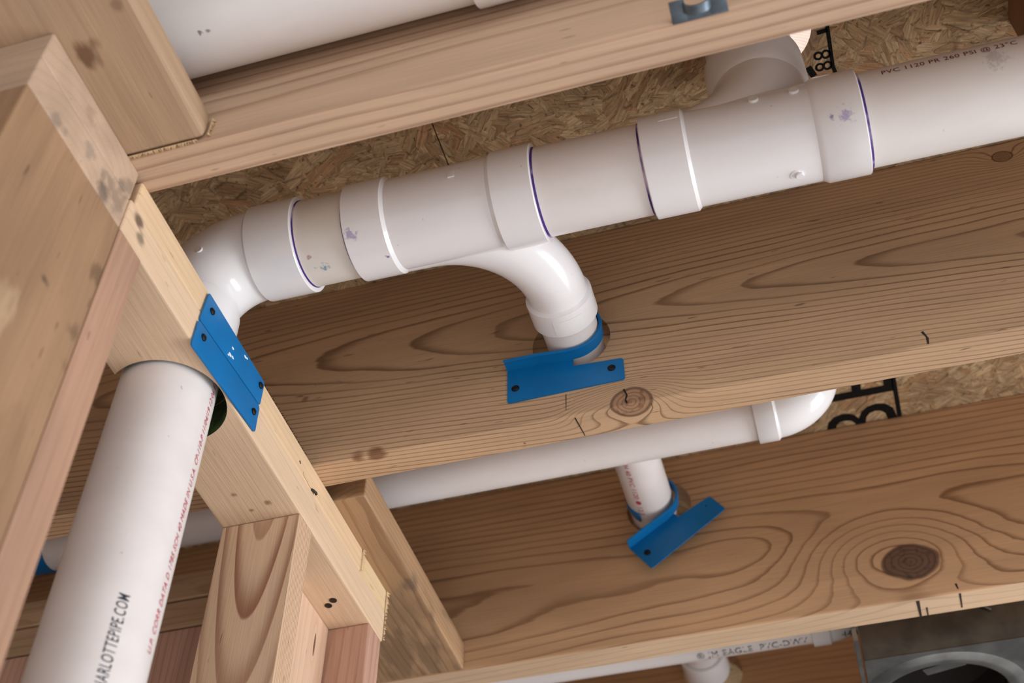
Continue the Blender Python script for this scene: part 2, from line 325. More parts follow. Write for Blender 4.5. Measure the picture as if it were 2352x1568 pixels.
def osb_mat():
    N = NT('strand_board')
    def layer(seed, sc):
        P = N.vec(N.add(N.mul(N.x, sc), seed), N.add(N.mul(N.y, sc), seed*.7), seed)
        warp = N.noise(P, 1.3, 2.0, .5, True)
        n = N.n.new('ShaderNodeVectorMath'); n.operation = 'SCALE'; N.lk(warp, n.inputs[0]); n.inputs['Scale'].default_value = .9
        n2 = N.n.new('ShaderNodeVectorMath'); n2.operation = 'ADD'; N.lk(P, n2.inputs[0]); N.lk(n.outputs[0], n2.inputs[1])
        vo = N.n.new('ShaderNodeTexVoronoi'); vo.voronoi_dimensions = '2D'; vo.inputs['Scale'].default_value = 1.0; N.lk(n2.outputs[0], vo.inputs['Vector'])
        sx = N.n.new('ShaderNodeSeparateXYZ'); N.lk(vo.outputs['Color'], sx.inputs[0])
        ang = N.mul(N.f('SUBTRACT', sx.outputs[0], .5), 2.6)
        ca, sa = N.f('COSINE', ang), N.f('SINE', ang)
        u = N.add(N.mul(N.x, ca), N.mul(N.y, sa)); w_ = N.sub(N.mul(N.y, ca), N.mul(N.x, sa))
        return u, w_, sx
    def strands(seed, psc, lu, lw_):
        u, w_, sx = layer(seed, psc)
        wn = N.mul(N.sub(N.noise(N.vec(N.mul(u, .03), N.mul(w_, .03), seed), 1.0, 3.0), .5), 14.0)
        P = N.vec(N.mul(N.add(u, N.mul(wn, 2.0)), lu), N.mul(N.add(w_, wn), lw_), 0)
        vo = N.n.new('ShaderNodeTexVoronoi'); vo.voronoi_dimensions = '2D'; vo.inputs['Scale'].default_value = 1.0; N.lk(P, vo.inputs['Vector'])
        sv = N.n.new('ShaderNodeSeparateXYZ'); N.lk(vo.outputs['Color'], sv.inputs[0])
        ve = N.n.new('ShaderNodeTexVoronoi'); ve.voronoi_dimensions = '2D'; ve.feature = 'DISTANCE_TO_EDGE'; ve.inputs['Scale'].default_value = 1.0; N.lk(P, ve.inputs['Vector'])
        fib = N.noise(N.vec(N.mul(u, .03), N.mul(w_, .35), N.mul(sv.outputs[2], 9)), 1.0, 5.0, .7)
        c = N.mix(sv.outputs[0], timber(204, 174, 132), timber(166, 132, 92))
        c = N.mix(N.ss(sv.outputs[1], .86, .94, 0, .55), c, timber(176, 122, 78))
        f = N.ss(fib, .25, .75, .5, 1.25); c = N.mix(1.0, c, N.vec(f, f, f), 'MULTIPLY')
        e = N.ss(ve.outputs['Distance'], .0, .06, .55, 1.0); c = N.mix(1.0, c, N.vec(e, e, e), 'MULTIPLY')
        return c, fib, sv.outputs[0]
    ca_, fa, ha = strands(3.1, .0135, .009, .05)
    cb_, fb, hb = strands(9.7, .022, .019, .085)
    cc_, fc, hc = strands(5.3, .018, .03, .21)
    pick = N.ss(N.noise(N.vec(N.mul(N.x, .03), N.mul(N.y, .022), 4.0), 1.0, 4.0, .65), .47, .53)
    pick2 = N.ss(N.noise(N.vec(N.mul(N.x, .024), N.mul(N.y, .034), 8.0), 1.0, 4.0, .65), .52, .57)
    c = N.mix(pick2, N.mix(pick, ca_, cb_), cc_); fib = N.add(N.mul(fa, N.sub(1.0, pick)), N.mul(fb, pick))
    big = N.noise(N.vec(N.mul(N.x, .012), N.mul(N.y, .012), 2.0), 1.0, 2.0); bv = N.ss(big, .3, .7, .86, 1.1); c = N.mix(1.0, c, N.vec(bv, bv, bv), 'MULTIPLY')
    sp = N.noise(N.vec(N.mul(N.x, .13), N.mul(N.y, .13), 0), 1.0, 4.0, .6); c = N.mix(N.ss(sp, .58, .72, 0, .8), c, timber(78, 56, 34))
    N.bump(N.add(N.mul(fib, .7), N.mul(ha, .8)), .6, .002)
    return N.out(c, .7, .2)
M['osb'] = osb_mat()

# ------------------------------------------------------------------ setting: floor, ceiling
fl = boxmb(-4000, 5000, -4000, 6000, -EYE*1000-100, -EYE*1000).build('floor', M['concrete'], None, (0, 0, -EYE*1000)); tag(fl, 'bare concrete floor', None, None, 'structure')
ce = bpy.data.objects.new('ceiling', None); COL.objects.link(ce); ce.location = W((0, 0, TOP)); ce['base'] = [0, 0, TOP]
tag(ce, 'strand board subfloor seen from below', None, None, 'structure')
boxmb(-2000, -310.8, -1300, 2700, TOP, TOP+18).build('panel', M['osb'], ce)
pn = boxmb(-309.2, 1300, -1300, 2700, TOP, TOP+18); pn = cut(pn, [cyl((57, 727, TOP-20), (0, 0, 1), 50.5, 60)]); pn = pn.build('panel', M['osb'], ce)
wl = boxmb(-2120, 1300, 2710, 2830, -EYE*1000, TOP+18).build('light_block_wall_far', M['drywall'], None, (-2120, 2710, -EYE*1000)); tag(wl, 'unseen plain grey wall added at the far side to block sky and sun', None, None, 'structure')  # unseen wall, added to keep sky and sun out on the far side
wl = boxmb(-2120, -2000, -1300, 2700, -EYE*1000, TOP+18).build('light_block_wall_left', M['drywall'], None, (-2120, -1300, -EYE*1000)); wl.data.materials[0] = M['shadow_block']; tag(wl, 'unseen dark wall added beyond the stud wall to cut side light', None, None, 'structure')  # unseen wall, added to cut side light; dark wood keeps its bounce low
# stamps printed on the strand board, reading towards the viewer's top
def down_text(x0, y0): return lambda x, y: (x0 - y, y0 - x, TOP - .35)
text_on('BE', 138, down_text(143, 1383), M['stamp'], pn, 'printed_stamp', .03)
m = MB()
def line(p, q, wd): 
    d = Vector((q[0]-p[0], q[1]-p[1], 0)).normalized(); n_ = Vector((-d.y, d.x, 0))*wd/2
    a, b = Vector((p[0], p[1], TOP-.35)), Vector((q[0], q[1], TOP-.35)); k = len(m.v)
    m.v += [tuple(a-n_), tuple(b-n_), tuple(b+n_), tuple(a+n_)]; m.f.append((k+3, k+2, k+1, k))
line((141, 1150), (148, 1400), 6)
line((121, 700), (121.5, 776), 4); line((121.5, 776), (123.5, 786), 4); line((102, 792), (124, 786), 4)
line((110, 732), (121, 731), 5); line((103, 797), (104, 792), 3); line((112, 797), (113, 790), 3)
line((96, 770), (101, 783), 7); line((99, 792), (100, 800), 4); line((104, 794), (105, 801), 4)
line((26, 912), (74, 908), 22); line((84, 905), (91, 904), 14)
m.build('printed_stamp', M['stamp'], pn, recalc=False)
text_on('88', 26, down_text(121, 780), M['stamp'], pn, 'printed_stamp', .02)
# pale board standing on the floor above, seen through the cut-out
lumber('loose_board', (-160, 330, 800, 838, TOP+18.2, 1500), M['pale'], 'pale board glimpsed through the round hole cut in the ceiling', 'board')

lumber('loose_board', (-300, 520, 570, 608, TOP+18.2, TOP+18+280), M['pale'], 'unseen long board on edge, added on the floor above to keep sun out of the round hole', 'board')  # added out of view: stops sun falling through the cut-out onto the joist

# ------------------------------------------------------------------ joists
hole = lambda x, y, z, r: cyl((x, y-30, z), (0, 1, 0), r, 100)
lumber('floor_joist', (-1500, 1000, YJ1, YJ1+38, H, TOP), M['j1'], 'nearest joist, crossing the top of the photo, metal clip on its lower edge', 'joist', 'floor joists')
j2 = lumber('floor_joist', (-1500, 1000, YJ2, YJ2+36, H, TOP), M['j2'], 'joist with the level blue pipe clamp and a cracked knot', 'joist', 'floor joists', 3, [hole(-208, YJ2, 1011, 43.5)])
j3 = lumber('floor_joist', (-1500, 1000, YJ3, YJ3+40, H, TOP), M['j3'], 'joist with the tilted blue pipe clamp and a large dark oval knot', 'joist', 'floor joists', 3, [hole(-190, YJ3, 1106, 44)])
lumber('floor_joist', (-1500, 1000, YJ4, YJ4+38, H, TOP), M['j4'], 'farthest joist, behind the steel fan housing at the bottom edge', 'joist', 'floor joists', 3, [hole(-190, YJ4, 1100, 46)])
def stroke(parent, pts, wd, nrm, name='pencil_mark', mat='pencil'):
    m = MB(); n_ = Vector(nrm)
    for p, q in zip(pts, pts[1:]):
        p, q = Vector(p)+n_*.4, Vector(q)+n_*.4; s_ = (q-p).cross(n_).normalized()*wd/2; k = len(m.v)
        m.v += [tuple(p-s_), tuple(p+s_), tuple(q+s_*.6), tuple(q-s_*.6)]; m.f.append((k, k+1, k+2, k+3))
    return m.build(name, M[mat], parent)
FY, FZ, FX = (0, -1, 0), (0, 0, -1), (1, 0, 0)
stroke(j2, [(-215.7, YJ2, 932), (-216.3, YJ2, 909)], 1.0, FY)
stroke(j2, [(-208, 928, H), (-204.5, 957, H)], 1.4, FZ)
stroke(j2, [(144, YJ2, 921), (147, YJ2, 912), (146, YJ2, 903)], 2.6, FY)
stroke(j3, [(106, 1346, H), (107.6, 1381, H)], 4, FZ); stroke(j3, [(115.5, 1362, H), (116, 1381, H)], 2, FZ)
stroke(j3, [(155, 1344, H), (156, 1374, H)], 2.5, FZ); stroke(j3, [(153, YJ3, 912), (154, YJ3, 904)], 2.5, FY)
stroke(j2, [(-155, YJ2, 923), (-152, YJ2, 914), (-154, YJ2, 907), (-152.5, YJ2, 902.5)], 2.2, FY, 'crack', 'dark')

# ------------------------------------------------------------------ wall plates and studs
hx, hy, hr = -551, 729, 55
zc = lambda: cyl((hx, hy, 780), (0, 0, 1), hr, 180)
def holed(name, dims, mat, label, bev=3):
    o = lumber(name, dims, mat, label, 'plate', None, bev, [zc()])
    o.data.materials.append(M['hole'])
    b = Vector(o['base'])
    for p in o.data.polygons:
        c = (p.center*1000 + b) if False else (Vector(p.center)*1000 + b)
        if abs(math.hypot(c.x-hx, c.y-hy) - hr) < 2.5 and abs(p.normal.z) < .3: p.material_index = 1
    return o
pl = holed('top_plate', (-582, -494, 531.5, 1153, 827, 867.6), M['plate_lo'], 'lower board of the double top plate, drilled for the vertical drain pipe')
pu = holed('top_plate', (-582, -494.5, 538, 1073, 868.2, H), M['plate_hi'], 'upper yellow board of the double top plate, right under the joists')
lumber('top_plate', (-582, -496, 1074.5, 1156, 868.2, H), M['plate_hi2'], 'short end piece of the upper top plate with a splintered saw cut', 'plate')
# second wall, at the left edge
lumber('top_plate', (-1700, -494, 388, 530.5, 864, H), M['capplate'], 'blurred upper board of the plate pair at the left edge of the photo', 'plate')
lumber('top_plate', (-1700, -494, 388, 530.5, 826, 863.4), M['capplate'], 'blurred lower board of the plate pair resting on the broad end stud', 'plate')
FLZ = -EYE*1000
lumber('wall_stud', (-532, -494, 388, 530.5, FLZ+38, 825.6), M['stud1'], 'broad blurred stud filling the left edge of the photo', 'stud', 'wall studs')
lumber('wall_stud', (-582, -494, 531.3, 568, FLZ+38, 826.6), M['stud_red'], 'pinkish stud edge pressed against the broad blurred stud', 'stud', 'wall studs')
s2 = lumber('wall_stud', (-581, -494, 912, 944, FLZ+38, 826.6), M['stud2'], 'stud with bold V-shaped reddish grain under the top plate', 'stud', 'wall studs')
sf = lumber('wall_stud', (-581, -543, 1000, 1111.5, FLZ+38, 826.6), M['stud_flat'], 'set-back pale stud turned flat, with a thin dark split', 'stud', 'wall studs')
lumber('wall_stud', (-582, -494.5, 1112, 1149, FLZ+38, 826.6), M['stud3'], 'reddish stud at the sawn end of the top plate', 'stud', 'wall studs')
lumber('sole_plate', (-582, -494, 388, 1153, FLZ, FLZ+38), M['plate_lo'], 'sole plate on the floor under the wall studs', 'plate', cutters=[cyl((-549, 722, FLZ-30), (0, 0, 1), 47, 120)])
# third wall seen behind the vertical pipe
lumber('top_plate', (-1500, -600, 1112, 1200, 907, 945), M['dim'], 'dim topmost board of the stack behind the vertical pipe', 'plate')
lumber('top_plate', (-1500, -600, 1112.5, 1200, 865.5, 904), M['dim'], 'dim middle board of the stack behind the vertical pipe', 'plate')
lumber('header_board', (-1500, -600, 1112, 1150, 640, 862.5), M['stud3'], 'dim reddish lowest board of the stack behind the vertical pipe', 'board')
lumber('wall_stud', (-1500, -1462, 1112, 1200, FLZ, 639), M['dim'], 'stud carrying the board stack, outside the picture on the left', 'stud', 'wall studs')
# blocks between joists
lumber('blocking', (-590, -422, 150, YJ1-1, H, 931), M['block1'], 'flat block at top left with a ragged sawn end against the nearest joist', 'block', None, 8)
lumber('blocking', (-590, -459, 985, YJ3-.5, H, 938), M['block2'], 'flat block with grey stains between the two clamp-bearing joists', 'block', None, 2.5)
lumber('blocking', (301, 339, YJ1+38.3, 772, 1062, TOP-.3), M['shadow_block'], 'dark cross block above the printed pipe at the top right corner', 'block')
# saw splinters
def splinters(parent, a, b, direction, n, ln, seed):
    random.seed(seed); m = MB(); a, b, d = Vector(a), Vector(b), Vector(direction)
    t = (b-a).normalized(); s_ = t.cross(d).normalized()
    for i in range(n):
        p = a.lerp(b, (i+random.random())/n); L = ln*(.4+random.random()); wd = .5+random.random()*1.0
        k = len(m.v); e = p + d*L + t*random.uniform(-2, 2) + s_*random.uniform(-1.5, 1.5)
        m.v += [tuple(p-t*wd-s_*.6), tuple(p+t*wd-s_*.6), tuple(p+s_*.9), tuple(e)]
        m.f += [(k, k+1, k+3), (k+1, k+2, k+3), (k+2, k, k+3)]
    o = m.build('splinters', M['fibre'], parent); o['kind'] = 'stuff'; return o
bl = [o for o in COL.objects if o.name.startswith('blocking')]
splinters(bl[0], (-540, YJ1-2, H+.5), (-432, YJ1-2, H+.5), (0, .75, -.5), 90, 3.6, 3)
splinters(bl[0], (-421, YJ1-3, H+2), (-421, YJ1-3, H+26), (.6, .8, 0), 20, 4, 5)
splinters(pu, (-494, 1073, 870), (-494, 1073, H-1), (.5, .7, 0), 30, 4.5, 6)
pe = [o for o in COL.objects if o.get('label', '').startswith('short end piece')][0]
splinters(pe, (-496, 1156, 869), (-496, 1156, H-1), (.4, .9, 0), 40, 5, 7)
splinters(pl, (-494, 1153, 830), (-494, 1153, 866), (.3, .9, 0), 25, 3, 8)
splinters(pu, (-496, 800, H-.5), (-496, 905, H-.5), (.8, .1, .35), 70, 3.0, 12).data.materials[0] = M['bark']
# nails in the plates
def disc(parent, c, n_, r, h, name, mat, seg=16):
    m = MB(); m.lathe(Vector(c)-Vector(n_)*2, n_, [(0, .01), (0, r*.5), (2, r*.5), (2, r), (2+h*.6, r), (2+h, r*.6), (2+h, .01)], seg); return m.build(name, M[mat], parent)
disc(pl, (-526.8, 1069.5, 827), (0, 0, -1), 4.2, 1.2, 'nail', 'nail'); disc(pl, (-518.1, 1061.8, 827), (0, 0, -1), 4.2, 1.2, 'nail', 'nail')
m = MB(); m.sweep([(-497, 926, 871.5), (-493, 930, 870.5), (-491.5, 934, 870), (-492, 936, 869.6)], [1.5, 1.5, 1.5, 1.5], 10, True, True); m.build('nail', M['nail'], pu)
stroke(pu, [(-494.5, 905, 874), (-494.5, 918, 873), (-494.5, 930, 871.5)], 4.5, FX, 'gouge', 'fibre')
stroke(pu, [(-494.5, 893, 881), (-494.5, 896, 879)], 2.5, FX, 'gouge', 'dark')

# ------------------------------------------------------------------ the drain line (glued together: one thing)
R3, R2 = 44.45, 30.15
zx = lambda x: 1009 - .0155*(x+140)
AX = Vector((1, 0, -.0155)).normalized()
def at(x): return Vector((x, 723, zx(x)))
dl = thing('drain_line', (-549, 722, FLZ), 'thick white plastic drain run with fittings, turning down through the top plate', 'pipe')
def pipe_x(x0, x1, mat, r=R3):
    m = MB(); k = int(abs(x1-x0)/20)+2; m.sweep([at(x0+(x1-x0)*i/(k-1)) for i in range(k)], r, 96); return m.build('pipe', M[mat], dl)
pipe_x(-470, -345, 'pvc_l'); pipe_x(-215, -50, 'pvc'); pr = pipe_x(92, 1100, 'pvc_r')
m = MB(); m.sweep([(-549, 722, FLZ+1+(905-FLZ)*i/30) for i in range(31)], R3, 96); vp = m.build('pipe', M['pvc'], dl); vp['label'] = 'vertical white pipe with red and black print'
HUB = 49.6
def hub(m, x0, x1, r=HUB, body=46.2, ch=3.5, taper_at=1):      # a socket from rim x0 to shoulder x1
    s_ = 1 if x1 > x0 else -1; L = abs(x1-x0)
    m.lathe(at(x0), AX*s_, [(6, R3+.3), (0, R3+.6), (0, r-1.0), (1.0, r), (L-ch, r), (L, body), (L+1, body-1)], 96)
# elbow
m = MB(); hub(m, -431, -484)
RB = 69; z0 = zx(-480); cx, cz = -480, z0-RB
path = [(-476, 723, z0)] + [(cx - RB*math.sin(t), 723 - 1.0*math.sin(t), cz + RB*math.cos(t)) for t in [PI/2*i/20 for i in range(21)]] + [(-549, 722, cz-12)]
m.sweep(path, [46.4]*len(path), 96)
m.lathe((-549, 722, 901), (0, 0, 1), [(6, R3+.3), (0, R3+.6), (0, HUB-1), (1, HUB), (40, HUB), (44, 46.4), (46, 45.4)], 96)
eb = m.build('elbow_fitting', M['fit'], dl)
def nub(parent, c, n_, r, h, name='mold_mark', mat='fit'):
    m = MB(); m.lathe(Vector(c)-Vector(n_).normalized()*2, n_, [(0, r), (1.4+h, r), (2+h, r-.5), (2+h, .01)], 20); return m.build(name, M[mat], parent)
# first tee (branch swings away to the far side)
m = MB(); hub(m, -378, -334); hub(m, -186, -231, ch=4.5)
m.sweep([at(x) for x in (-340, -300, -260, -226)], 46.2, 96)
BX, BZ = -204.5, 1012
RB = 112; bc = (BX-RB, 723+20)
path = [(bc[0]-30, 743-2, BZ-1)] + [(bc[0]+RB*math.sin(t), bc[1]+RB-RB*math.cos(t), BZ) for t in [PI/2*i/24 for i in range(25)]]
rr = [33.5 - 1.7*i/(len(path)-1) for i in range(len(path))]
m.sweep(path, rr, 64)
m.lathe((BX, 886, BZ), (0, -1, 0), [(6, R2+.3), (0, R2+.6), (0, 34.8), (.8, 35.6), (29, 35.6), (31.5, 32.2), (33, 31)], 64)
t1 = m.build('tee_fitting', M['fit1'], dl); t1['label'] = 'sweeping tee whose branch curves to the middle joist'
# second tee (branch up through the strand board)
m = MB(); hub(m, -80, -36); hub(m, 122, 77, ch=6.5)
m.sweep([at(x) for x in (-42, 0, 40, 82)], 46.4, 96)
TX = 38; RB = 84; tz0 = zx(-30)+4; path = [(TX-RB-22, 724, tz0)] + [(TX-RB+RB*math.sin(t), 725, tz0+RB-RB*math.cos(t)) for t in [PI/2*i/24 for i in range(25)]]
m.sweep(path, [46.4]*len(path), 96)
m.lathe((TX, 725, 1138), (0, 0, -1), [(6, R3+.3), (0, R3+.6), (0, HUB-1), (1, HUB), (48, HUB), (54, 46.4), (56, 45.4)], 96)
t2 = m.build('tee_fitting', M['fit2'], dl); t2['label'] = 'tee whose branch rises to the round hole in the ceiling'
m = MB(); m.sweep([(TX, 725, 1120), (TX, 725, 1160), (TX, 725, 1225)], R3, 64); m.build('pipe', M['pvc'], dl)
m = MB(); m.sweep([(BX, 870+i*12, BZ) for i in range(14)], R2, 64, False, True); m.build('pipe', M['pvc'], dl)
# round and square casting marks
dirn = lambda dy, dz: Vector((0, dy, dz)).normalized()
for par, x, z, r in ((t2, 29, 1012, 4.8), (t2, 66, 1011, 5.0)):
    n_ = dirn(-46, z-zx(x)); nub(par, at(x)+n_*46.4, n_, r, 2.0)
n_ = dirn(10, -45); nub(t2, at(56)+n_*46.4, n_, 4.0, 3.0); nub(t2, at(53)+n_*46.4, n_, 6.0, .5)
n_ = dirn(-45, -2); m = MB(); c = at(-264)+n_*46.2; tt = n_.cross(Vector((1, 0, 0))).normalized()
m.prism([c+Vector((-3.6, 0, 0))-tt*5-n_, c+Vector((3.6, 0, 0))-tt*5-n_, c+Vector((3, 0, 0))+tt*5-n_, c+Vector((-3, 0, 0))+tt*5-n_], n_*2); m.build('mold_mark', M['fit'], t1, bevel=.5)
nub(eb, (-525.8, 677.4, 982.3), (.02, -.99, -.08), 4.2, 1.4)
# raised label patches moulded on the sockets
def patch(parent, fn, a0, a1, x0, x1):
    m = MB(); k = 10; m.quad_strip([[fn(x0, a0+(a1-a0)*i/k, 0), fn(x1, a0+(a1-a0)*i/k, 0), fn(x1, a0+(a1-a0)*i/k, .5), fn(x0, a0+(a1-a0)*i/k, .5)] for i in range(k+1)], True, True, True); m.build('raised_label', M['fit'], parent)
cylx = lambda x, a, h: (x, 723 - (HUB+h)*math.cos(a), zx(x) + (HUB+h)*math.sin(a))
patch(t2, cylx, .02, .34, -60, -42)
patch(t1, lambda y, a, h: (BX + (35.6+h)*math.sin(a), y, BZ - (35.6+h)*math.cos(a)), -.25, .65, 864, 881)
# purple primer squeezed out at the joints
for x, dx, th in ((-430.6, 1.6, 1.0), (-378.6, -1.8, 1), (-185.4, 2.2, 1), (-80.6, -2.4, 1), (122.6, 2.6, 1)):
    m = MB(); m.lathe(at(x), AX*(1 if dx > 0 else -1), [(-3, R3+.1), (-3, R3+.9), (0, R3+.7), (abs(dx)*.7, R3+.25), (abs(dx)*.8, R3-.2)], 96); m.build('primer_ring', M['primer'], dl)
# printing
def on_vertical(z_start, ang0, rad=R3+.35):
    return lambda x, y: (-549 + rad*math.cos(ang0 - y/rad), 722 + rad*math.sin(ang0 - y/rad), z_start + x)
text_on('U.P. CORR DATA D 1785 SCH 40 MADE IN U.S.A. CP-110-P 11/04/19 12:06 EX', 9.5, on_vertical(548, math.radians(14)), M['ink_red'], vp, bold=.006, xs=.86)
text_on('CHARLOTTEPIPE.COM', 13.5, on_vertical(580, math.radians(-33)), M['ink_black'], vp, bold=.02, xs=.62, end=True)
def on_main(x_start, ang0, rad=R3+.35):        # angle measured from the side facing the eye (-Y) towards up
    return lambda x, y: (x_start + x, 723 - rad*math.cos(ang0 + y/rad), zx(x_start+x) + rad*math.sin(ang0 + y/rad))
text_on('PVC 1120 PR 260 PSI @ 23\u00b0C  ASTM D 2665', 10.0, on_main(144, math.radians(2)), M['ink_maroon'], pr, bold=.012, xs=.88)
nub(pr, (128, 723-44.2*math.cos(.25), zx(128)+44.2*math.sin(.25)), (0, -1, .25), 1.8, -1.7, 'ink_dot', 'ink_maroon')

# ------------------------------------------------------------------ other pipes
p0 = thing('drain_pipe', (-900, 462, 965), 'thick white pipe cropped by the top edge, beside the nearest joist', 'pipe')
m = MB(); m.sweep([(-1200+i*60, 462, 1009) for i in range(36)], R3, 96); m.build('pipe', M['pvc0'], p0)
m = MB(); m.lathe((-181, 462, 1009), (1, 0, 0), [(6, R3+.3), (0, R3+.6), (0, HUB-1), (1, HUB), (44, HUB), (48, 46), (120, 46), (123, HUB), (170, HUB), (170, R3)], 96); m.build('coupling', M['fit'], p0)
def riser_line(name, label, x_left, yc, zc_, xe, hub_x):
    t = thing(name, (x_left, yc, zc_), label, 'pipe'); m = MB()
    m.sweep([(x_left+(hub_x+18-x_left)*i/20, yc, zc_) for i in range(21)], R2, 64, True); p = m.build('pipe', M['pvc'], t)
    m = MB(); m.lathe((hub_x, yc, zc_), (1, 0, 0), [(6, R2+.3), (0, R2+.6), (0, 34.4), (1, 35), (23, 35), (25, 32.8), (27, 32)], 64)
    rb = xe-(hub_x+22); path = [(hub_x+18, yc, zc_)] + [(hub_x+22+rb*math.sin(a), yc, zc_+rb-rb*math.cos(a)) for a in [PI/2*i/18 for i in range(19)]] + [(xe, yc, zc_+rb+20)]
    m.sweep(path, 32.4, 64); m.lathe((xe, yc, zc_+rb+2), (0, 0, 1), [(-1, 32), (0, 32.8), (2, 35), (34, 35), (34, R2)], 64)
    m.build('elbow_fitting', M['fit'], t)
    m = MB(); m.sweep([(xe, yc, zc_+rb+20), (xe, yc, TOP-.5)], R2, 48); m.build('pipe', M['pvc'], t)
    return t, p
p2, _ = riser_line('drain_pipe', 'thinner white pipe passing between the two clamp-bearing joists, elbow at its right end', -1500, 1121, 1036, 36, -36)
p3, p3p = riser_line('drain_pipe', 'thin white pipe with black print low at the bottom edge beside the fan housing', -1200, 1518, 1010, 40, -26)
def on_p3(xs_, a0): return lambda x, y: (xs_+x, 1518 - (R2+.3)*math.cos(a0+y/R2), 1010 + (R2+.3)*math.sin(a0+y/R2))
text_on('\u00ae JM EAGLE  PVC-DWV  2  SCH40', 17, on_p3(-183, math.radians(-97)), M['ink_black'], p3p, bold=.012, xs=.8)
# stub crossing the far joist
st = thing('drain_pipe', (-197, 1090, 1070), 'short white pipe held by the tilted blue clamp, entering the far joist', 'pipe')
m = MB(); m.sweep([(-197, 1090+i*26.5, 1100) for i in range(24)], R2, 64, True, True); sp_ = m.build('pipe', M['pvc'], st)
m = MB(); m.lathe((-197, 1690, 1100), (0, 1, 0), [(6, R2+.3), (0, R2+.6), (0, 34.2), (1, 35.4), (50, 35.4), (50, R2)], 64); m.build('coupling', M['fit'], st)
def on_stub(y0, a0): return lambda x, y: (-197 + (R2+.3)*math.sin(a0+y/R2), y0 + x, 1100 - (R2+.3)*math.cos(a0+y/R2))
text_on('SCH 40 PVC 1120 \u25cf 12.5', 10, on_stub(1195, math.radians(-28)), M['ink_red'], sp_, bold=.01)

# ------------------------------------------------------------------ blue clamps
def phillips(parent, c, n_, r=4.3):
    n_ = Vector(n_).normalized(); m = MB()
    m.lathe(Vector(c)-n_*6, n_, [(0, .01), (0, 1.6), (6, 1.8), (6, r), (7.2, r), (8.0, r*.7), (8.2, 1.0), (8.2, .01)], 20)
    o = m.build('screw', M['screw'], parent); u = n_.orthogonal().normalized(); v = n_.cross(u)
    m = MB()
    for d, e in ((u, v), (v, u)):
        b = Vector(c)+n_*2.0; m.prism([b-d*r*.55-e*.5, b+d*r*.55-e*.5, b+d*r*.55+e*.5, b-d*r*.55+e*.5], n_*.35)
    m.build('recess', M['dark'], o); return o
def clamp(c, ang, label, base_poly, fold, ring_end, screws, lean=0.0, empty=None):
    c = Vector(c); ca, sa = math.cos(ang), math.sin(ang)
    P = lambda u, v, w_: c + Vector((u*ca - v*sa, -w_, u*sa + v*ca))
    t = thing('pipe_clamp', tuple(P(0, -70, 0)), label, 'clamp', 'blue pipe clamps')
    m = MB(); m.prism([P(u, v, .2) for u, v in base_poly], P(0, 0, 1.8)-P(0, 0, 0)); o1 = m
    # lip and hook: strip that leaves the plate along the fold and wraps the pipe
    u0, v0 = fold; rr = -v0 if False else R2+1.2
    prof = [(u0, v0), ((u0)*.5, v0-.3+.0), (-10, -rr)]
    arc = [(rr*math.sin(a), -rr*math.cos(a)) for a in [math.radians(d) for d in range(0, ring_end, 6)]]
    pts = prof + arc; rings = []
    for i, (u, v) in enumerate(pts):
        p0_, p1_ = pts[max(i-1, 0)], pts[min(i+1, len(pts)-1)]; tx, ty = p1_[0]-p0_[0], p1_[1]-p0_[1]; l = math.hypot(tx, ty); nx, ny = ty/l, -tx/l
        k = min(1, max(0, (u+30)/30)) if i < len(prof) else 1.0
        w0, w1 = (0.4 if i < 3 else 3.0), 19.0
        th = 1.8
        rings.append([P(u+nx*0, v+ny*0, w0), P(u-nx*.0+0, v, w1-1), P(u+nx*1.2, v+ny*1.2, w1+.4), P(u+nx*3.4, v+ny*3.4, w1-.2), P(u+nx*3.6, v+ny*3.6, w1-1.4), P(u+nx*th, v+ny*th, w1-3), P(u+nx*th, v+ny*th, w0)])
    m.quad_strip(rings, True, True, True)
    m.build('bracket', M['blue'], t, bevel=0)
    for u, v in screws: phillips(t, P(u, v, 1.6), (0, -1, 0))
    if empty: disc(t, P(empty[0], empty[1], 1.6), (0, -1, 0), 1.6, .5, 'empty_hole', 'dark')
    return t
def rounded(poly, r=3):
    out = []; n = len(poly)
    for i in range(n):
        a, b, c_ = Vector(poly[i-1]), Vector(poly[i]), Vector(poly[(i+1) % n])
        d1, d2 = (a-b).normalized(), (c_-b).normalized()
        if (d1.x*d2.y-d1.y*d2.x) > 0: out.append(tuple(b)); continue
        for t_ in (0, .5, 1): 
            q0, q2 = b+d1*r, b+d2*r; out.append(tuple(q0*(1-t_)**2 + b*2*t_*(1-t_) + q2*t_**2))
    return out
polyA = rounded([(-75, -77), (51.5, -76), (51.5, -45), (-2, -42), (-2, -28), (-75, -28)])
clamp((BX, YJ2, BZ), math.radians(.5), 'blue pipe clamp screwed level on the middle joist, two black screws', polyA, (-75, -28), 236, [(-66, -58), (38.5, -57)])
polyB = rounded([(-69, -77), (59, -76), (59, -45), (8, -40), (8, -30), (-69, -30)])
cB = clamp((-193, YJ3-16, 1097), math.radians(35.5), 'blue pipe clamp hanging tilted on the joist with the large knot', polyB, (-69, -30), 292, [(-57, -54)], empty=(45, -54))
# blue sliver far left: clamp on the stack behind the vertical pipe
g = thing('pipe_clamp', (-985, 1100, 1000), 'sliver of blue clamp under the thin pipe at the lower left edge', 'clamp', 'blue pipe clamps')
m = MB(); m.lathe((-985, 1121, 1036), (1, 0, 0), [(0, 30.3), (0, 32.4), (26, 32.4), (26, 30.3)], 48); m.box(-985, -983, 1108, 1112, 944, 1006); m.build('bracket', M['blue'], g)

